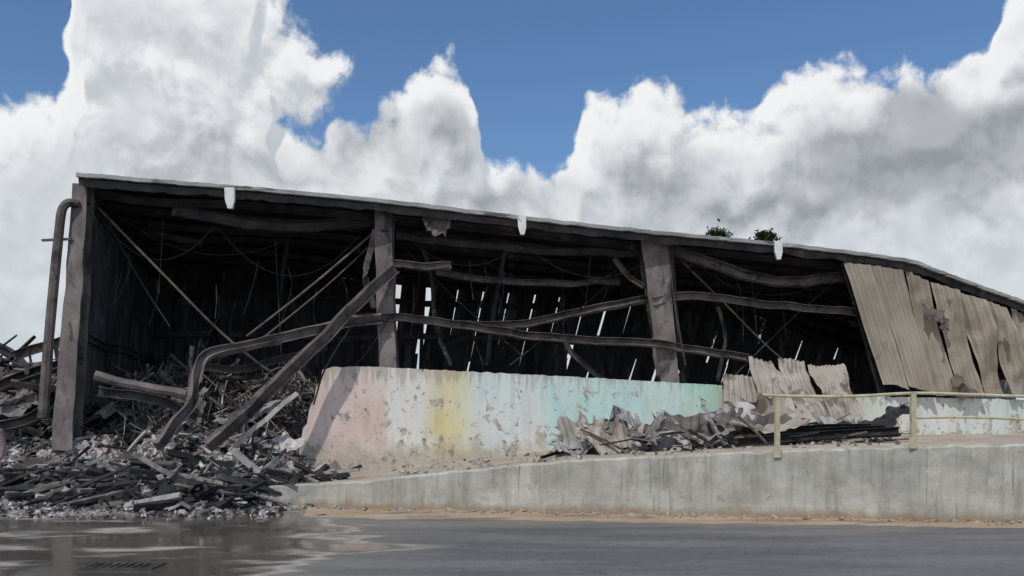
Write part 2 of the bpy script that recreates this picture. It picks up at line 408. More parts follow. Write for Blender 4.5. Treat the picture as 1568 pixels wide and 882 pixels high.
for u,v0,v1,w in((351,287,319,.11),(799,331,359,.1),(1192,369,397,.1)):
    p=F(u,v0,-.5); q=F(u+1,v1,-.5)
    vs=[]
    for (c,ww) in((p,w),(p.lerp(q,.6),w*.95),(q,w*.45)):
        vs+=[c+Vector((-ww,0,0)),c+Vector((ww,0,0)),c+Vector((ww,.09,0)),c+Vector((-ww,.09,0))]
    fs=[]
    for r in(0,4): fs+=[(r,r+1,r+5,r+4),(r+1,r+2,r+6,r+5),(r+2,r+3,r+7,r+6),(r+3,r,r+4,r+7)]
    fs+=[(0,3,2,1),(8,9,10,11)]
    a.add(vs,fs)
a.obj('downpipe_stubs',[m_white],wh_)
a=Acc()
def col(u0,v0,u1,v1,w0,w1,off=0.0,mi=0,dx=.02,rg=.03):
    p=F(u0,v0,off); q=F(u1,v1,off)
    beam(a,[p,p.lerp(q,.5)+Vector((dx,0,0)),q],w0,w0*1.1,mi,'I',n=10,up=(0,1,0),rough=rg,scale=(1,w1/w0))
col(128,284,101,690,.32,.44)
col(588,326,604,700,.40,.40,.32,dx=-.04)
col(998,368,1042,720,.66,.34,.34,dx=-.03)
beam(a,[F(985,415,.45),F(1000,480,.4),F(1022,580,.35)],.18,.14,0,'I',n=5)
beam(a,[F(1028,370,.0),F(1032,450,.1),F(1046,590,.3)],.09,.09,1,'C',n=5)
a.obj('columns',[m_steel,m_steeld],wh_)
a=Acc()
for u,v in((128,281),(590,325),(1012,370)):
    p=F(u,v,.0); p.z-=.22
    q=p+bk*4.7+Vector((0,0,-.25)); r=p+bk*9.4+Vector((0,0,-.35))
    beam(a,[p,q,r],.2,.42,0,'I',n=5)
    beam(a,[r,r-Vector((0,0,6.5))],.25,.25,0,'I',n=3,up=(0,1,0))
for k in range(7):
    t=(k+.6)/7.2
    P=[]
    for i in range(0,len(E),4):
        q=roofpt(E[i],t); q.z-=.12+.22*abs(nz(i*.35+k*3,k)); P.append(q)
    beam(a,P,.08,.18,0,'C',n=3)
a.obj('rafters_and_purlins',[m_steeld],wh_)
a=Acc()
def G(pts,w,h,mi=0,kind='C',off=0.0,tw=0.0,n=9,rough=.04,offs=None):
    P=[F(u,v,off if offs is None else offs[i]) for i,(u,v) in enumerate(pts)]
    beam(a,P,w,h,mi,kind,n=n,twist=tw,rough=rough)
G([(262,322),(330,334),(430,347),(510,344),(582,336)],.12,.24,2,off=.5,tw=.3)
G([(606,362),(700,372),(830,384),(985,388)],.1,.17,2,off=.6)
G([(600,404),(640,407),(690,406)],.12,.16,0,off=.2,tw=.4)
G([(668,416),(740,428),(850,434),(950,430)],.1,.15,1,off=.9)
G([(1032,384),(1085,402),(1150,424),(1220,432),(1292,422)],.14,.24,1,off=.15,tw=.5)
G([(1000,462),(1060,452),(1140,462),(1220,470),(1308,478)],.12,.19,1,off=.05)
G([(700,498),(790,497),(880,480),(960,463),(1012,456)],.12,.18,1,off=.2,tw=.8)
G([(560,486),(620,487),(700,497),(800,512),(900,521),(1010,528),(1145,548)],.12,.18,1,off=-.02,tw=.3)
G([(330,540),(400,524),(470,508),(530,494),(585,487)],.14,.22,0,off=-.1,tw=-.5)
G([(240,684),(262,655),(292,618),(300,578),(316,546),(360,532),(430,520)],.13,.21,0,offs=[-1.6,-1.2,-.9,-.6,-.4,-.2,-.15],tw=.9,n=9)
G([(604,412),(560,450),(505,508),(430,580),(370,640),(318,684)],.19,.24,1,offs=[-.1,-.3,-.6,-.9,-1.3,-1.6],tw=.4,kind='I')
G([(575,352),(560,420),(574,470)],.1,.14,1,off=.2)
G([(940,395),(965,425),(985,440)],.08,.12,1,off=.2)
G([(1100,470),(1110,520),(1100,585)],.06,.08,2,off=.5)
G([(20,545),(60,533),(100,520)],.12,.2,1,off=.4)
G([(145,575),(200,588),(285,606)],.22,.22,0,off=-.4,kind='O')
G([(150,598),(240,612),(300,640)],.16,.2,2,off=-.7)
G([(352,690),(400,648),(455,602)],.12,.1,3,off=-1.1,kind='B')
G([(300,560),(360,566),(440,548),(500,530)],.1,.16,2,off=.6)
G([(640,362),(660,420),(668,500),(690,560)],.06,.09,2,off=1.2,tw=1)
G([(775,380),(760,450),(745,560)],.07,.1,2,off=1.6,tw=1)
G([(865,520),(880,545),(920,580)],.08,.12,1,off=.4)
G([(215,352),(260,362),(310,372)],.1,.16,2,off=3)
G([(440,372),(430,440),(445,520)],.08,.1,2,off=4,tw=1)
a.obj('bent_girts',[m_steel,m_rust,m_steeld,m_pale],wh_)
a=Acc()
def rod(pts,r=.045,mi=0,off=.4,n=4): beam(a,[F(u,v,off) for u,v in pts],r,r,mi,'O',n=n)
rod([(150,318),(250,420),(345,515),(440,590)],.06,1)
rod([(165,340),(215,430),(260,500)],.04,off=1.2)
rod([(577,352),(480,435),(378,515)],.055,1,off=.3)
rod([(577,366),(500,438),(400,520)],.04,1,off=.5)
rod([(1036,392),(1100,455),(1180,535),(1240,580)],.045,1)
rod([(1290,420),(1200,500),(1120,580)],.035,off=1)
rod([(1022,368),(1034,470),(1050,560)],.05,off=-.05)
rod([(620,380),(700,460),(800,545)],.03,off=1.5)
rod([(980,390),(880,480),(780,560)],.03,off=1.5)
rod([(545,488),(500,560),(480,620)],.04,off=-.3)
for k in range(34):
    u=random.uniform(620,1290) if k<24 else random.uniform(180,560); v=random.uniform(385,470)
    rod([(u,v),(u+random.uniform(-8,8),v+30),(u+random.uniform(-22,12),v+random.uniform(50,100))],random.uniform(.015,.03),off=random.uniform(.6,3))
a.obj('brace_rods',[m_steeld,m_rust],wh_)
a=Acc()
def cable(u0,v0,u1,v1,sag,off,r=.022):
    rod([(u0+(u1-u0)*t,v0+(v1-v0)*t+sag*4*t*(1-t)) for t in(0,.2,.4,.6,.8,1)],r,off=off,n=4)
for c in((150,330,330,345,60,.6),(180,330,470,350,50,1.4),(330,345,560,350,75,.9),(610,350,800,372,45,.7),(700,365,980,392,60,1.3),(800,372,1000,395,40,.4),(1040,380,1280,420,50,.8),(1060,395,1180,415,70,1.4),(420,345,432,560,0,1.0),(250,335,243,450,0,.8),(905,385,895,480,0,.7),(1150,420,1160,520,0,.6),(600,480,480,610,20,.0),(720,500,740,560,0,.3)):
    cable(*c)
a.obj('hanging_cables',[m_cable],wh_)
dp=Acc()
beam(dp,[F(120,312,-.2),F(104,311,-.25),F(95,322,-.25),F(91,350,-.25),F(82,440,-.22),F(74,530,-.2),F(66,640,-.2)],.2,.2,0,'O',n=4,scale=(.9,1.15))
beam(dp,[F(64,368,-.2),F(110,366,-.2)],.05,.05,0,'B',n=2)
dp.obj('corner_downpipe',[m_rust],wh_)
# back wall: stacked lengths of sheeting, some pulled apart
a=Acc()
def backpt(s,z,off=0):
    L=F(110,640); p=Vector((L.x,L.y,0))+Vector((1,FS,0)).normalized()*s+bk*(9.3+off); p.z=z; return p
random.seed(21)
s=-.6; k=0
while s<31:
    w=random.choice([.75,.8,.85,.9])
    lean=interp(s,[(0,0),(6.5,.03),(8,.9),(13,1.5),(20,2.1),(31,2.0)])
    pg=interp(s,[(0,0),(5.5,0),(6.5,.12),(11,.26),(14,.5),(31,.55)])
    zt=interp(s,[(0,6.75),(14,6.3),(19,5.8),(31,3.6)])
    zs=[-.1,1.8,2.7+random.uniform(-.2,.2),3.6+random.uniform(-.2,.2),4.5,zt]
    if zt<4.7: zs=[-.1,1.6,2.4,zt]
    ge=[-.05]*len(zs)
    for i in range(len(zs)-1):
        if random.random()<pg*(.4 if i==len(zs)-2 else 1): ge[i]=random.uniform(.02,.075)
    for i in range(len(zs)-1):
        z0,z1=zs[i],zs[i+1]; o=-.015*(i%2)-.03*(k%2)
        def bp(ss,z): return backpt(ss+lean*(z-1)/5.5,z,o)
        corr(a,bp(s,z0-.06),bp(s+w-ge[i],z0-.06),bp(s+w-ge[i]*random.uniform(-.4,1) if ge[i]>0 else s+w+.05,z1),bp(s,z1),rib=.2,amp=.03,buckle=.04,seed=k*3.1+i,nv=3)
    s+=w; k+=1
s0=backpt(0,0); L=F(104,640); rl=E[0]
for k in range(10):
    t0,t1=k/10,(k+1)/10
    p=Vector((L.x-.1,L.y+.35,-.1)).lerp(Vector((s0.x-.25,s0.y+.3,-.1)),t0); q=Vector((L.x-.1,L.y+.35,-.1)).lerp(Vector((s0.x-.25,s0.y+.3,-.1)),t1+.01)
    def tp(t):
        z=roofpt(rl,t*.97+.03); z.x+=.03; z.z-=.03; return z
    corr(a,p,q,tp(t1),tp(t0),rib=.2,amp=.03,buckle=.03,seed=k,nv=6)
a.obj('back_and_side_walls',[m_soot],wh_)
a=Acc()
for z in(1.4,2.9,4.3,5.5):
    P=[backpt(s,z+.1*nz(s*.5,z)*2,-.2) for s in range(0,16,2)]
    beam(a,P,.1,.2,0 if z not in(4.3,2.9) else 1,'C',n=3,rough=.06)
for z in(1.8,3.4,5.0):
    beam(a,[Vector((L.x+.1,L.y+.5,z)),Vector((s0.x+.1,s0.y,z))],.1,.18,0,'C',n=4,rough=.1)
for s in(2,4.2,8.5,10.7,12.3,15,17,19):
    ln=interp(s,[(0,0),(7,.05),(20,1.3)])
    beam(a,[backpt(s,0,-.3),backpt(s+ln,6.2,-.3)],.12,.12,0,'I',n=4,up=(0,1,0),rough=.08)
a.obj('back_wall_framing',[m_steeld,m_rust],wh_)
a=Acc(); q=[F(100,640),F(1900,640)]
b0=Vector((q[0].x,q[0].y+.3,.02)); b1=Vector((20,ffy(20)+.3,.02))
a.add([b0,b1,b1+bk*9.5,b0+bk*9.5],[(0,1,2,3)]); a.obj('floor_slab',[m_charbed],wh_)
# hanging cladding on the right
a=Acc(); random.seed(4)
top=[(1292,402),(1335,406),(1384,414),(1424,432),(1462,446),(1510,460),(1545,472),(1600,490),(1700,520)]
bot=[(1352,600),(1392,602),(1432,606),(1470,609),(1508,610),(1546,611),(1584,612),(1640,614),(1760,618)]
for k in range(8):
    o1,o2=random.uniform(-.35,-.15),random.uniform(-.32,-.1)
    g0=[0,1,3,1,3,1,2,1][k]
    A=F(bot[k][0],bot[k][1]-random.choice([0,0,6,10]),o2); B=F(bot[k+1][0]-g0+1,bot[k+1][1]-random.choice([0,3]),o2-.06)
    C=F(top[k+1][0]-g0+1,top[k+1][1],o1-.1); Dd=F(top[k][0],top[k][1],o1)
    am=[.06,.08,.14,.2,.24,.28,.24,.2][k]
    corr(a,A,B,C,Dd,rib=.23,amp=.06,mi=0,buckle=am*.6,bs=.9,seed=k*7.3,nv=22,ragb=.03,
         fold=lambda a_,b_,k=k,am=am: am*.6*math.sin(b_*5+k)*a_ )
a.obj('hanging_cladding',[m_clad],wh_)
a=Acc()
for u,v,sx in((1426,478,.45),(1440,500,.35),(1485,592,.5),(1470,580,.35),(1545,520,.35)):
    crumple(a,F(u,v,-.45),sx,sx*.8,.3,1.2,.3,amp=.08,seed=u,n=6,mi=0,rib=False)
a.obj('torn_flaps',[m_rust],wh_)
a=Acc(); crumple(a,F(662,345,-.05),.65,.5,.4,1.2,-.5,amp=.08,seed=3,n=6); a.obj('hanging_scrap',[m_steel],wh_)
a=Acc()
beam(a,[F(1292,402,.1),F(1322,500,.1),F(1350,602,.1)],.1,.16,0,'C',n=4)
beam(a,[F(1300,478,.1),F(1420,500,.1),F(1600,520,.1)],.1,.16,0,'C',n=4)
a.obj('cladding_frame',[m_steeld],wh_)

# ---------------------------------------------------------------- fallen sheets leaning on wall
a=Acc()
fs_=[((1180,652,-2.1),(1226,655,-2.1),(1184,549,-.25),(1142,544,-.3)),
     ((1232,654,-1.75),(1280,652,-1.6),(1230,556,-.3),(1188,552,-.45)),
     ((1272,650,-1.75),(1330,640,-1.3),(1284,564,-.5),(1238,556,-.55))]
for k,q in enumerate(fs_):
    P=[F(*c) for c in q]
    corr(a,P[0],P[1],P[2],P[3],rib=.15,amp=.035,buckle=.16,bs=1.4,seed=k*9+2,nv=18,ragb=.1,ragt=.06,
         fold=lambda a_,b_,k=k: .12*math.sin(b_*4+k*2)*(a_-.3))
q=[F(1112,640,-1.0),F(1190,655,-1.5),F(1170,580,-.35),F(1106,574,-.3)]
corr(a,*q,rib=.15,amp=.03,buckle=.16,seed=44,nv=12,ragb=.05,ragt=.1,mi=0)
a.obj('fallen_roof_sheets',[m_clad2,m_grease])

# crumpled metal on the deck
a=Acc(); random.seed(31)
def dk(u,y,dz=0):
    x=(u-784)/FPX*y; return Vector((x,y,ztop(x)-.05+dz))
L_=[(905,18.4,.26,1.3,.9,.3,.6,2),(935,18.2,.28,1.2,.8,-.3,.7,3),(985,18.6,.36,1.3,.9,.5,.9,2),(880,18.2,.12,.9,.6,.2,.3,2),
    (1010,18.3,.2,1.5,.6,.1,.5,2),(1060,18.0,.13,1.3,.6,-.2,.3,2),(1095,18.6,.34,1.3,.8,.6,.8,2),(1115,18.2,.22,1.2,.8,.2,.5,4),
    (1150,18.6,.38,1.2,.9,-.4,.8,1),(1180,18.2,.2,1.4,.6,.1,.3,3),(1230,18.6,.26,1.3,.8,.3,.5,1),(1290,18.6,.2,1.6,.6,-.05,.4,2),
    (1340,18.3,.12,1.2,.5,.08,.3,0),(1200,19.5,.4,1.2,.8,.2,.6,3),(960,19.2,.3,1.3,.8,.9,.5,0),(1160,20,.55,1.0,.8,.2,1.0,3),
    (920,17.9,.2,1.0,.6,.7,.9,3),(1040,18.9,.28,1.2,.7,.2,1.0,1),(1075,17.7,.1,1.0,.5,.4,.3,2),(960,17.9,.18,.9,.5,-.6,.8,0),(1215,17.9,.16,1.1,.5,.2,.4,1),
    (890,18.8,.36,1.1,.8,.9,1.1,3),(975,18.3,.38,1.0,.7,-.7,1.1,4)]
for i,(u,y,dz,sx,sy,rot,tl,mi) in enumerate(L_):
    crumple(a,dk(u,y,dz*.8),sx*1.05,sy*.9,rot,tl,random.uniform(-.2,.2),amp=.13,mi=mi,seed=i*4.7,n=10)
for i in range(80):
    u=random.uniform(870,1370); y=random.uniform(17.4,19.6)
    c=dk(u,y,random.uniform(.04,.3)*(1 if 900<u<1320 else .4)); an=random.gauss(0,.6); l=random.uniform(.15,.7); tl=random.gauss(0,.25)
    d=Vector((math.cos(an)*math.cos(tl),math.sin(an)*math.cos(tl),math.sin(tl)))
    beam(a,[c-d*l,c+Vector((0,0,random.uniform(-.04,.06))),c+d*l],random.uniform(.03,.1),random.uniform(.01,.04),random.choice([0,0,1,1,2,4,3]),'B',n=3)
for i in range(3): beam(a,[dk(1130+i*30,17.6+i*.4,.1+.05*i),dk(1250,17.6+i*.3,.16+.06*i),dk(1378-i*22,17.6+i*.3,.2+.03*i)],.1,.16,0,'C',n=4,twist=.6)
beam(a,[dk(828,18.0,.02),dk(860,18.1,.1),dk(890,18.2,.1)],.06,.06,0,'C',n=3)
for i in range(260):
    u=random.uniform(600,1400); y=random.uniform(16.2,21); rock(a,dk(u,y,.02),random.uniform(.01,.05),random.choice([1,2,3,3,2]))
a.obj('crumpled_metal_debris',[m_char,m_rust,m_grease,m_clad2,m_ash])

# ---------------------------------------------------------------- debris heaps at left
def heap(name,bumps,x0,x1,y0,y1,mats,bedm,items,step=.16,base=.0,rng=1):
    random.seed(rng); a=Acc()
    def h(x,y):
        z=-.06
        for cx,cy,sx,sy,hh in bumps: z=z+hh*math.exp(-((x-cx)/sx)**2-((y-cy)/sy)**2)
        z*=(1+.35*nz(x*1.1,y*1.1,rng)); return z+.12*nz(x*2.5,y*2.5,rng+4)+.06*nz(x*6,y*6,9)-.02
    nx=int((x1-x0)/step); ny=int((y1-y0)/step); vs=[];fs=[]
    for j in range(ny+1):
        for i in range(nx+1):
            x=x0+i*step;y=y0+j*step; e=min(i,j,nx-i,ny-j)
            z=h(x,y)
            if e<2: z=min(z,-.05)
            vs.append((x+.05*nz(x*5,y*5),y,z))
    w=nx+1
    for j in range(ny):
        for i in range(nx): fs.append((j*w+i,j*w+i+1,(j+1)*w+i+1,(j+1)*w+i))
    a.add(vs,fs,bedm)
    items(a,h); return a.obj(name,mats)
def sticks(a,h,n,x0,x1,y0,y1,lmin,lmax,wmin,wmax,ms,tilt=.3,bend=.08,lift=.05,azm=None,minh=.08,kind='B',azs=.6):
    c=0;tr=0
    while c<n and tr<n*6:
        tr+=1
        x=random.uniform(x0,x1);y=random.uniform(y0,y1); z=h(x,y)
        if z<minh: continue
        c+=1
        an=random.uniform(0,math.pi) if azm is None else random.gauss(azm,azs)
        l=random.uniform(lmin,lmax)/2
        dx,dy=math.cos(an),math.sin(an)
        sl=(h(x+dx*l,y+dy*l)-h(x-dx*l,y-dy*l))/(2*l)
        tl=math.atan(sl)*.8+random.gauss(0,tilt); d=Vector((dx*math.cos(tl),dy*math.cos(tl),math.sin(tl)))
        p=Vector((x,y,z+abs(random.gauss(0,lift))+.02)); w=random.uniform(wmin,wmax)
        md=p+Vector((random.gauss(0,bend),random.gauss(0,bend),random.gauss(0,bend)))*l
        e0,e1=p-d*l,p+d*l
        e0.z=max(e0.z,.04);e1.z=max(e1.z,.04)
        beam(a,[e0,md,e1],w,w*random.uniform(.25,.8),random.choice(ms),kind if kind!='mix' else random.choice(['B','B','C','O']),n=3,tw0=random.uniform(0,3),twist=random.gauss(0,.4),scale=(1,random.uniform(.4,1)))
MATS=[m_char,m_ash,m_pale,m_rubg,m_rub,m_rust,m_steeld,m_rubp,m_charbed,m_ashbed]
def itA(a,h):
    sticks(a,h,420,-11.8,-3.0,15.4,20,.35,1.7,.04,.16,[0,0,0,0,0,1,3,6,5,6],tilt=.2,bend=.03,lift=.05,azm=.1,minh=.05,azs=.8)
    sticks(a,h,620,-11.8,-3.2,15.2,20,.12,.6,.02,.09,[0,0,1,1,2,0,3,4],tilt=.4,bend=.05,lift=.05,minh=.03)
    sticks(a,h,22,-9.5,-3.8,15.6,18.5,1.0,2.3,.08,.15,[1,0,1,0],tilt=.25,bend=.02,lift=.1,azm=-.4,minh=.2)
    for i in range(34):
        x=random.uniform(-11,-3.8);y=random.uniform(15.8,19.4)
        if h(x,y)>.12: crumple(a,(x,y,h(x,y)+.04),random.uniform(.5,1.1),random.uniform(.3,.6),random.uniform(-1,1),random.uniform(0,.6),.2,amp=.1,mi=random.choice([0,0,1,6,3,5]),seed=i*5,n=6)
    for i in range(3200):
        x=random.uniform(-10.5,-3.8); y=random.uniform(14.2,18.8); z=max(h(x,y),0)
        if z<.01 and random.random()<(16.2-y)/2.2: continue
        rock(a,(x,y,z+.012),random.uniform(.01,.05),random.choice([3,3,0,1,9,3,0,4]))
heap('charred_timber_pile',[(-11.2,19.4,1.4,.7,.34),(-9.6,18.9,1.3,.8,.4),(-8.1,18.1,1.2,.9,.42),(-6.8,17.3,1.1,1.0,.46),(-5.7,16.7,1.0,.9,.5),(-4.6,17.4,.9,.8,.4),(-3.7,18.0,.7,.6,.4)],-13,-2.7,14.7,20.6,MATS,8,itA,rng=3)
def itB(a,h):
    for i in range(15000):
        x=random.uniform(-13.5,-4.2);y=random.uniform(18.8,21.4); z=h(x,y)
        if z<.1: continue
        dn=nz(x*1.5,y*1.5,5)
        rock(a,(x,y,z+.015),random.choice([.012,.018,.02,.025,.03,.04,.05,.08])*random.uniform(.7,1.3),random.choice([4,4,4,7,7,3,1]) if dn>-.12 else random.choice([3,0,1,9,0,4]))
    sticks(a,h,260,-12.5,-4.2,19,21.4,.2,1.5,.02,.08,[0,1,2,1,2,6,0],tilt=.35,bend=.05,lift=.08,minh=.15,kind='mix')
    for i in range(16):
        x=random.uniform(-12,-4.6);y=random.uniform(19.2,21)
        crumple(a,(x,y,h(x,y)+.06),random.uniform(.5,1.1),random.uniform(.3,.6),random.uniform(-1,1),random.uniform(.1,.9),.2,amp=.1,mi=random.choice([1,6,3,4]),seed=i*3+1,n=6)
heap('plaster_rubble_pile',[(-12.6,20.7,1.5,.9,.85),(-10.6,20.3,1.5,.8,.85),(-8.6,20.2,1.4,.8,.85),(-6.7,20.1,1.2,.8,.9),(-5.2,20.2,.8,.8,.88)],-14.8,-3.7,18.2,22.4,MATS,9,itB,rng=5)
def itC(a,h):
    sticks(a,h,1500,-10.2,-4.3,20.9,24.6,.4,1.8,.015,.05,[1,1,1,1,5,2,0],tilt=.6,bend=.25,lift=.24,minh=.3,kind='mix')
    sticks(a,h,90,-10,-4.3,20.9,24.6,.8,2.4,.06,.14,[1,5,1,0],tilt=.4,bend=.1,lift=.2,minh=.3,kind='mix')
    for i in range(22):
        x=random.uniform(-9.6,-4.6);y=random.uniform(21,23.4)
        crumple(a,(x,y,h(x,y)+.1),random.uniform(.7,1.5),random.uniform(.4,.8),random.uniform(-1,1),random.uniform(.2,1.2),.3,amp=.15,mi=random.choice([1,6,3,5]),seed=i*5,n=7)
    for i in range(2200):
        x=random.uniform(-10,-4.2);y=random.uniform(20.6,23); rock(a,(x,y,h(x,y)+.02),random.uniform(.02,.09),random.choice([3,9,1,1,3,7]))
heap('burnt_tangled_debris',[(-9.4,22.6,1.1,1.3,1.5),(-8.0,22.7,1.3,1.3,1.5),(-6.4,22.6,1.3,1.3,1.6),(-5.0,22.6,.9,1.1,1.45),(-7,25,3,1.6,1.4)],-11.2,-3.6,20.4,28,MATS,9,itC,rng=8,step=.2)
def itD(a,h):
    sticks(a,h,200,-15,-9.9,19.9,24,.8,2.6,.06,.2,[0,0,6,5,1,0],tilt=.3,bend=.06,lift=.18,minh=.3,kind='mix')
    sticks(a,h,300,-15,-9.9,19.9,22,.3,1.4,.02,.07,[1,1,2,6],tilt=.5,bend=.12,lift=.12,minh=.3,kind='mix')
    for i,(x,y,dz,mi) in enumerate(((-12.4,21.9,.3,1),(-11.4,21.2,.3,1),(-13,21.6,.2,6),(-10.7,21,.1,5),(-12,20.8,.2,3))):
        crumple(a,(x,y,h(x,y)+dz),2.0,1.2,random.uniform(-.4,.8),random.uniform(.2,.8),.3,amp=.25,mi=mi,seed=i*3)
heap('collapsed_annex_debris',[(-12.6,22.5,1.6,1.4,2.0),(-11,21.9,1.0,1.2,1.6),(-14.5,22.9,1.8,1.5,2.3),(-10.2,21.4,.8,.9,.9)],-17.5,-9.3,19.4,25,MATS,8,itD,rng=12,step=.2)
random.seed(5)
a=Acc()
for P in ([D(-20,600,21),D(40,575,21),D(92,560,21)],[D(-30,520,23),D(20,545,22.5),D(62,600,21)],[D(-10,655,20),D(50,640,20),D(88,600,20.5)]):
    beam(a,P,.18,.22,0,'C',n=5,twist=.5)
a.obj('collapsed_roof_beams',[m_steeld])

# ---------------------------------------------------------------- background trees
m_leaf=M('foliage',(.02,.035,.015),(.06,.09,.03),scale=2,bs=.2)
m_bark=M('bark',(.07,.055,.04),(.14,.11,.08),scale=6)
def tree(name,x,y,h,cr,rng):
    random.seed(rng); t=empty(name)
    a=Acc(); tips=[]
    beam(a,[Vector((x,y,-.1)),Vector((x+.1,y,h*.4)),Vector((x-.05,y,h*.92))],.34,.34,0,'O',n=5,scale=(1,.15))
    for k in range(11):
        an=k*2.4; z0=h*(.38+.05*k); r=cr*(1-.06*k)
        e=Vector((x+math.cos(an)*r*.8,y+math.sin(an)*r*.8,z0+r*.7))
        beam(a,[Vector((x,y,z0)),Vector((x,y,z0)).lerp(e,.5)+Vector((0,0,-.1)),e],.12,.12,0,'O',n=3,scale=(1,.2)); tips+=[e,Vector((x,y,z0)).lerp(e,.6)]
    tips.append(Vector((x,y,h*.93)))
    a.obj('trunk_and_limbs',[m_bark],t)
    a=Acc()
    for e in tips:
        for q in range(260):
            d=Vector((random.gauss(0,1),random.gauss(0,1),random.gauss(0,.8)))*cr*.17
            c=e+d; u=Vector((random.gauss(0,1),random.gauss(0,1),random.gauss(0,1))).normalized(); w=u.cross(Vector((0,.3,1))).normalized(); s=random.uniform(.06,.13)
            a.add([c-u*s,c+w*s*.5,c+u*s,c-w*s*.5],[(0,1,2,3)])
    a.obj('crown',[m_leaf],t)
tree('tree',D(1098,0,42).x,42,10.75,1.2,1)
tree('tree',D(1168,0,42).x,42,10.65,1.2,2)
random.seed(9); a=Acc()
for k in range(5200):
    an=random.uniform(-1.3,1.3); rr=random.uniform(150,175); x=math.sin(an)*rr; y=math.cos(an)*rr
    hh=3.2+1.6*nz(an*9,1)+1.0*nz(an*40,2); z=random.uniform(0,hh); s=random.uniform(.5,1.1)
    u=Vector((random.gauss(0,1),random.gauss(0,.4),random.gauss(0,1))).normalized()*s; w=Vector((random.gauss(0,1),.2,random.gauss(0,1))).normalized()*s
    c=Vector((x,y,z)); a.add([c-u,c+w,c+u,c-w],[(0,1,2,3)])
a.obj('distant_treeline',[m_leaf])

# ---------------------------------------------------------------- person at the left edge
m_shirt=M('shirt_cloth',(.2,.13,.16),(.28,.19,.22),scale=8); m_skin=M('skin',(.35,.2,.14),(.42,.25,.18),scale=8,rough=.5)
m_pants=M('trouser_cloth',(.04,.045,.07),(.07,.075,.1),scale=8); m_hair=M('hair',(.01,.008,.007),(.03,.022,.018),scale=20)
per=empty('person')
def skin(name,V,Eg,Rr,mat,root=0,sub=2):
    me=bpy.data.meshes.new(name); me.from_pydata([tuple(v) for v in V],Eg,[]); o=bpy.data.objects.new(name,me); S.collection.objects.link(o); o.parent=per
    md=o.modifiers.new('s','SKIN')
    for i,r in enumerate(Rr): me.skin_vertices[0].data[i].radius=r if isinstance(r,tuple) else (r,r)
    me.skin_vertices[0].data[root].use_root=True
    s=o.modifiers.new('d','SUBSURF'); s.levels=sub; s.render_levels=sub
    me.materials.append(mat); md.use_smooth_shade=True; return o
px,py=-8.64,15.1
def pv(x,y,z): return (px+x,py+y,z)
skin('torso_and_arms',[pv(0,0,.92),pv(0,0,1.1),pv(0,.0,1.3),pv(0,0,1.42),pv(-.19,0,1.38),pv(-.25,0,1.12),pv(-.24,-.08,.9),pv(.19,0,1.38),pv(.23,.02,1.12),pv(.22,-.08,.9)],
 [(0,1),(1,2),(2,3),(2,4),(4,5),(5,6),(2,7),(7,8),(8,9)],[(.17,.12),(.16,.11),(.18,.12),(.07,.07),.06,.052,.04,.06,.052,.04],m_shirt)
skin('legs',[pv(0,0,.94),pv(-.1,0,.86),pv(-.11,-.01,.48),pv(-.12,.02,.08),pv(.1,0,.86),pv(.11,-.01,.48),pv(.12,.02,.08)],[(0,1),(1,2),(2,3),(0,4),(4,5),(5,6)],[(.14,.1),.09,.06,.045,.09,.06,.045],m_pants)
skin('head',[pv(0,0,1.42),pv(0,0,1.5),pv(0,-.01,1.58),pv(0,-.01,1.68),pv(0,-.1,1.57)],[(0,1),(1,2),(2,3),(2,4)],[.05,.048,(.07,.085),(.065,.08),.012],m_skin)
skin('hair',[pv(0,.03,1.58),pv(0,.02,1.66),pv(0,.0,1.72)],[(0,1),(1,2)],[(.075,.07),(.08,.085),(.05,.06)],m_hair)
skin('shoes',[pv(-.12,.04,.05),pv(-.12,-.16,.035),],[(0,1)],[.045,.035],m_hair,sub=1); skin('shoes',[pv(.12,.04,.05),pv(.12,-.16,.035)],[(0,1)],[.045,.035],m_hair,sub=1)
for sx in(-1,1):
    V=[pv(.23*sx,-.08,.91),pv(.23*sx,-.1,.83)];Eg=[(0,1)];Rr=[.026,.032]
    for k in range(4):
        b=len(V); y=-.125+.017*k; l=[.07,.08,.075,.06][k]
        V+=[pv(.23*sx,y,.79),pv(.225*sx,y-.003,.79-l*.5),pv(.215*sx,y,.79-l)]; Eg+=[(1,b),(b,b+1),(b+1,b+2)]; Rr+=[.009,.008,.007]
    b=len(V); V+=[pv(.22*sx,-.14,.83),pv(.215*sx,-.155,.79)]; Eg+=[(1,b),(b,b+1)]; Rr+=[.01,.008]
    skin('hand',V,Eg,Rr,m_skin,sub=1)

# ---------------------------------------------------------------- sky
W=bpy.data.worlds.new('World'); S.world=W; W.use_nodes=True; nt=W.node_tree; nt.nodes.clear()
SUN_EL=math.radians(50); SUN_AZ=math.radians(-150)   # azimuth clockwise from +Y : behind-left of the camera
out=nt.nodes.new('ShaderNodeOutputWorld')
sky=nt.nodes.new('ShaderNodeTexSky'); sky.sky_type='NISHITA'; sky.sun_disc=False; sky.sun_elevation=SUN_EL; sky.sun_rotation=SUN_AZ
sky.air_density=1.0; sky.dust_density=.3; sky.ozone_density=2.5
tc=nt.nodes.new('ShaderNodeTexCoord'); sp=nt.nodes.new('ShaderNodeSeparateXYZ'); nt.links.new(tc.outputs['Generated'],sp.inputs[0])
az=math_n(nt,'ARCTAN2',sp.outputs[0],sp.outputs[1]); el=math_n(nt,'ARCSINE',sp.outputs[2])
cb=nt.nodes.new('ShaderNodeCombineXYZ'); nt.links.new(az,cb.inputs[0]); nt.links.new(el,cb.inputs[1])
def ae(u,v):
    A=math.atan((u-784)/FPX); return A, math.atan((HV-v)/FPX*math.cos(A))
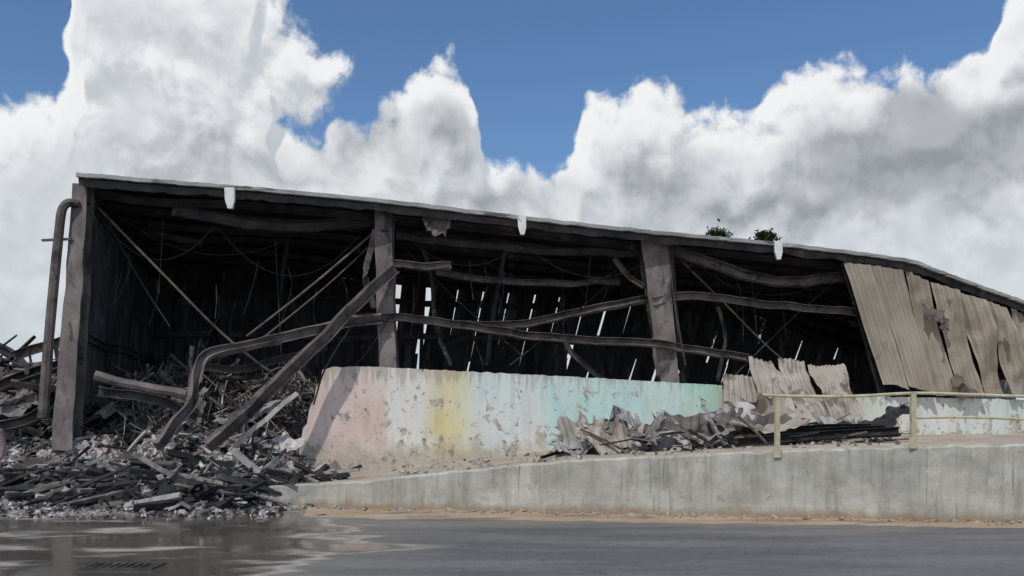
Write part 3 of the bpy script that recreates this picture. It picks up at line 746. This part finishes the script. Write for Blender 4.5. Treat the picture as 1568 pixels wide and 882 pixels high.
def blobs(g,vec,L,sm=.012):
    acc=None
    for (u,v,ru,rv) in L:
        A,El=ae(u,v); rx=ru/FPX*math.cos(A)**2; ry=rv/FPX*math.cos(A)*.93; r=min(rx,ry)
        mp=g.nodes.new('ShaderNodeMapping'); mp.inputs['Scale'].default_value=(1/rx,1/ry,1); mp.inputs['Location'].default_value=(-A/rx,-El/ry,0)
        g.links.new(vec,mp.inputs[0]); ln=g.nodes.new('ShaderNodeVectorMath'); ln.operation='LENGTH'; g.links.new(mp.outputs[0],ln.inputs[0])
        s=math_n(g,'MULTIPLY_ADD',ln.outputs['Value'],-r,r)
        acc=s if acc is None else math_n(g,'SMOOTH_MAX',acc,s,sm)
    return acc
TOPS=[(-250,120),(-100,140),(0,158),(30,150),(60,158),(88,160),(100,120),(110,40),(122,-90),(385,-90),(398,40),(408,70),(418,195),(440,225),(500,212),(560,200),(590,172),(620,165),(630,128),(650,112),(700,106),(722,134),(738,172),(742,245),(765,262),(800,270),(850,272),(872,255),(885,200),(900,165),(930,150),(970,140),(1000,130),(1035,140),(1050,178),(1070,184),(1100,174),(1140,170),(1165,182),(1180,152),(1210,126),(1250,108),(1290,102),(1330,120),(1350,142),(1370,132),(1390,106),(1420,124),(1450,115),(1490,96),(1515,70),(1530,10),(1570,-40),(1650,-80),(1800,120)]
g=bpy.data.node_groups.new('cloud_density','ShaderNodeTree')
g.interface.new_socket('P',in_out='INPUT',socket_type='NodeSocketVector'); g.interface.new_socket('D',in_out='OUTPUT',socket_type='NodeSocketFloat')
gi=g.nodes.new('NodeGroupInput'); go=g.nodes.new('NodeGroupOutput'); P=gi.outputs[0]
wn=g.nodes.new('ShaderNodeTexNoise'); wn.noise_dimensions='2D'; wn.inputs['Scale'].default_value=15; wn.inputs['Detail'].default_value=2; g.links.new(P,wn.inputs['Vector'])
wv=g.nodes.new('ShaderNodeVectorMath'); wv.operation='MULTIPLY_ADD'; g.links.new(wn.outputs['Color'],wv.inputs[0]); wv.inputs[1].default_value=(.035,.03,0)
sb=g.nodes.new('ShaderNodeVectorMath'); sb.operation='SUBTRACT'; g.links.new(P,sb.inputs[0]); sb.inputs[1].default_value=(.0175,.015,0); g.links.new(sb.outputs[0],wv.inputs[2])
PW=wv.outputs[0]
sx=g.nodes.new('ShaderNodeSeparateXYZ'); g.links.new(PW,sx.inputs[0])
fc=g.nodes.new('ShaderNodeFloatCurve'); cm=fc.mapping; cu=cm.curves[0]
XR=.8
pts_=[]
for u,v in TOPS:
    A,El=ae(u,v); pts_.append(((A+XR)/(2*XR),max(0,min(1,El/.6))))
cu.points[0].location=pts_[0]; cu.points[1].location=pts_[-1]
for p in pts_[1:-1]: cu.points.new(*p)
for p in cu.points: p.handle_type='VECTOR'
cm.update()
g.links.new(math_n(g,'MULTIPLY_ADD',sx.outputs[0],1/(2*XR),.5),fc.inputs['Value'])
prof_=math_n(g,'SUBTRACT',math_n(g,'MULTIPLY',fc.outputs[0],.6),sx.outputs[1])
bl_=math_n(g,'SMOOTH_MAX',blobs(g,PW,[(430,112,82,58),(400,60,40,60),(400,250,90,60)]),math_n(g,'MINIMUM',prof_,.05),.012)
gn=noise_n(g,P,2.2,4,.55,dim='2D')
away=math_n(g,'MAXIMUM',math_n(g,'SUBTRACT',math_n(g,'ABSOLUTE',sx.outputs[0]),.66),math_n(g,'SUBTRACT',sx.outputs[1],.5))
aw=math_n(g,'MULTIPLY',away,5.0,clamp=True)
gen=math_n(g,'MULTIPLY_ADD',math_n(g,'SUBTRACT',gn,.5),.5,0.0)
al_=math_n(g,'ADD',math_n(g,'MULTIPLY',bl_,math_n(g,'SUBTRACT',1.0,aw)),math_n(g,'MULTIPLY',gen,aw))
vor=g.nodes.new('ShaderNodeTexVoronoi'); vor.voronoi_dimensions='2D'; vor.feature='F1'; vor.normalize=True
vor.inputs['Scale'].default_value=20; vor.inputs['Detail'].default_value=2.5; vor.inputs['Roughness'].default_value=.45; g.links.new(PW,vor.inputs['Vector'])
fb=noise_n(g,PW,30,6,.58,dim='2D')
d=math_n(g,'ADD',al_,math_n(g,'MULTIPLY_ADD',vor.outputs['Distance'],-.055,.024))
d=math_n(g,'ADD',d,math_n(g,'MULTIPLY_ADD',fb,.05,-.025))
g.links.new(d,go.inputs[0])
def dens(vec):
    n=nt.nodes.new('ShaderNodeGroup'); n.node_tree=g; nt.links.new(vec,n.inputs[0]); return n.outputs[0]
P0=cb.outputs[0]
of=nt.nodes.new('ShaderNodeVectorMath'); of.operation='ADD'; of.inputs[1].default_value=(-.009,.016,0); nt.links.new(P0,of.inputs[0])
d0=dens(P0); d1=dens(of.outputs[0])
alpha=nt.nodes.new('ShaderNodeMapRange'); alpha.interpolation_type='SMOOTHSTEP'; alpha.inputs[1].default_value=-.005; alpha.inputs[2].default_value=.014; nt.links.new(d0,alpha.inputs[0])
lit=nt.nodes.new('ShaderNodeMapRange'); lit.interpolation_type='SMOOTHSTEP'; lit.inputs[1].default_value=-.022; lit.inputs[2].default_value=.018; nt.links.new(math_n(nt,'SUBTRACT',d0,d1),lit.inputs[0])
GL=[(1400,245,230,95),(1540,190,80,60),(560,222,80,32),(690,205,35,35),(1000,275,90,45),(460,268,60,18),(290,240,90,35),(1180,320,220,45),(760,300,120,30)]
wn2=nt.nodes.new('ShaderNodeTexNoise'); wn2.noise_dimensions='2D'; wn2.inputs['Scale'].default_value=16; wn2.inputs['Detail'].default_value=5; nt.links.new(P0,wn2.inputs['Vector'])
wv2=nt.nodes.new('ShaderNodeVectorMath'); wv2.operation='MULTIPLY_ADD'; nt.links.new(wn2.outputs['Color'],wv2.inputs[0]); wv2.inputs[1].default_value=(.11,.1,0)
sb2=nt.nodes.new('ShaderNodeVectorMath'); sb2.operation='SUBTRACT'; sb2.inputs[1].default_value=(.055,.05,0); nt.links.new(P0,sb2.inputs[0]); nt.links.new(sb2.outputs[0],wv2.inputs[2])
gb=blobs(nt,wv2.outputs[0],GL,.02)
gm=nt.nodes.new('ShaderNodeMapRange'); gm.interpolation_type='SMOOTHSTEP'; gm.inputs[1].default_value=-.018; gm.inputs[2].default_value=.028; gm.inputs[4].default_value=.9; nt.links.new(gb,gm.inputs[0])
inn=nt.nodes.new('ShaderNodeMapRange'); inn.interpolation_type='SMOOTHSTEP'; inn.inputs[1].default_value=.02; inn.inputs[2].default_value=.065; nt.links.new(d0,inn.inputs[0])
lf=noise_n(nt,P0,11,5,.55,dim='2D')
gin=math_n(nt,'MULTIPLY',inn.outputs[0],ramp(nt,lf,[(.42,.1),(.66,.7)]))
base=mixc(nt,lit.outputs[0],(.54,.575,.62),(.88,.89,.9))
base=mixc(nt,gin,base,(.54,.57,.61))
soft=nt.nodes.new('ShaderNodeMapRange'); soft.inputs[1].default_value=.27; soft.inputs[2].default_value=.10; soft.inputs[4].default_value=.75; nt.links.new(el,soft.inputs[0])
base=mixc(nt,soft.outputs[0],base,(.57,.63,.68))
dark=mixc(nt,lit.outputs[0],(.26,.285,.315),(.39,.415,.445))
cc=mixc(nt,gm.outputs[0],base,dark)
b1=nt.nodes.new('ShaderNodeBackground'); b1.inputs[1].default_value=.10
tint=mixc(nt,1.0,sky.outputs[0],(.78,.95,1.1),'MULTIPLY'); nt.links.new(tint,b1.inputs[0])
b2=nt.nodes.new('ShaderNodeBackground'); b2.inputs[1].default_value=1.0; nt.links.new(cc,b2.inputs[0])
mx=nt.nodes.new('ShaderNodeMixShader'); nt.links.new(alpha.outputs[0],mx.inputs[0]); nt.links.new(b1.outputs[0],mx.inputs[1]); nt.links.new(b2.outputs[0],mx.inputs[2])
nt.links.new(mx.outputs[0],out.inputs[0])
try:
    W.cycles.sampling_method='MANUAL'; W.cycles.sample_map_resolution=256
except Exception: pass

# sun
sl=bpy.data.lights.new('sun','SUN'); sl.energy=2.3; sl.angle=math.radians(.7); sl.color=(1,.96,.9)
so=bpy.data.objects.new('sun',sl); S.collection.objects.link(so)
sd=Vector((math.sin(SUN_AZ)*math.cos(SUN_EL),math.cos(SUN_AZ)*math.cos(SUN_EL),math.sin(SUN_EL)))
so.rotation_euler=sd.to_track_quat('Z','Y').to_euler()
# camera
cd=bpy.data.cameras.new('camera'); cd.lens=36*FPX/1568; cd.sensor_width=36; cd.shift_y=(HV-441)/1568; cd.clip_end=3000
co=bpy.data.objects.new('camera',cd); S.collection.objects.link(co); co.location=(0,0,EYE); co.rotation_euler=(math.pi/2,0,0); S.camera=co
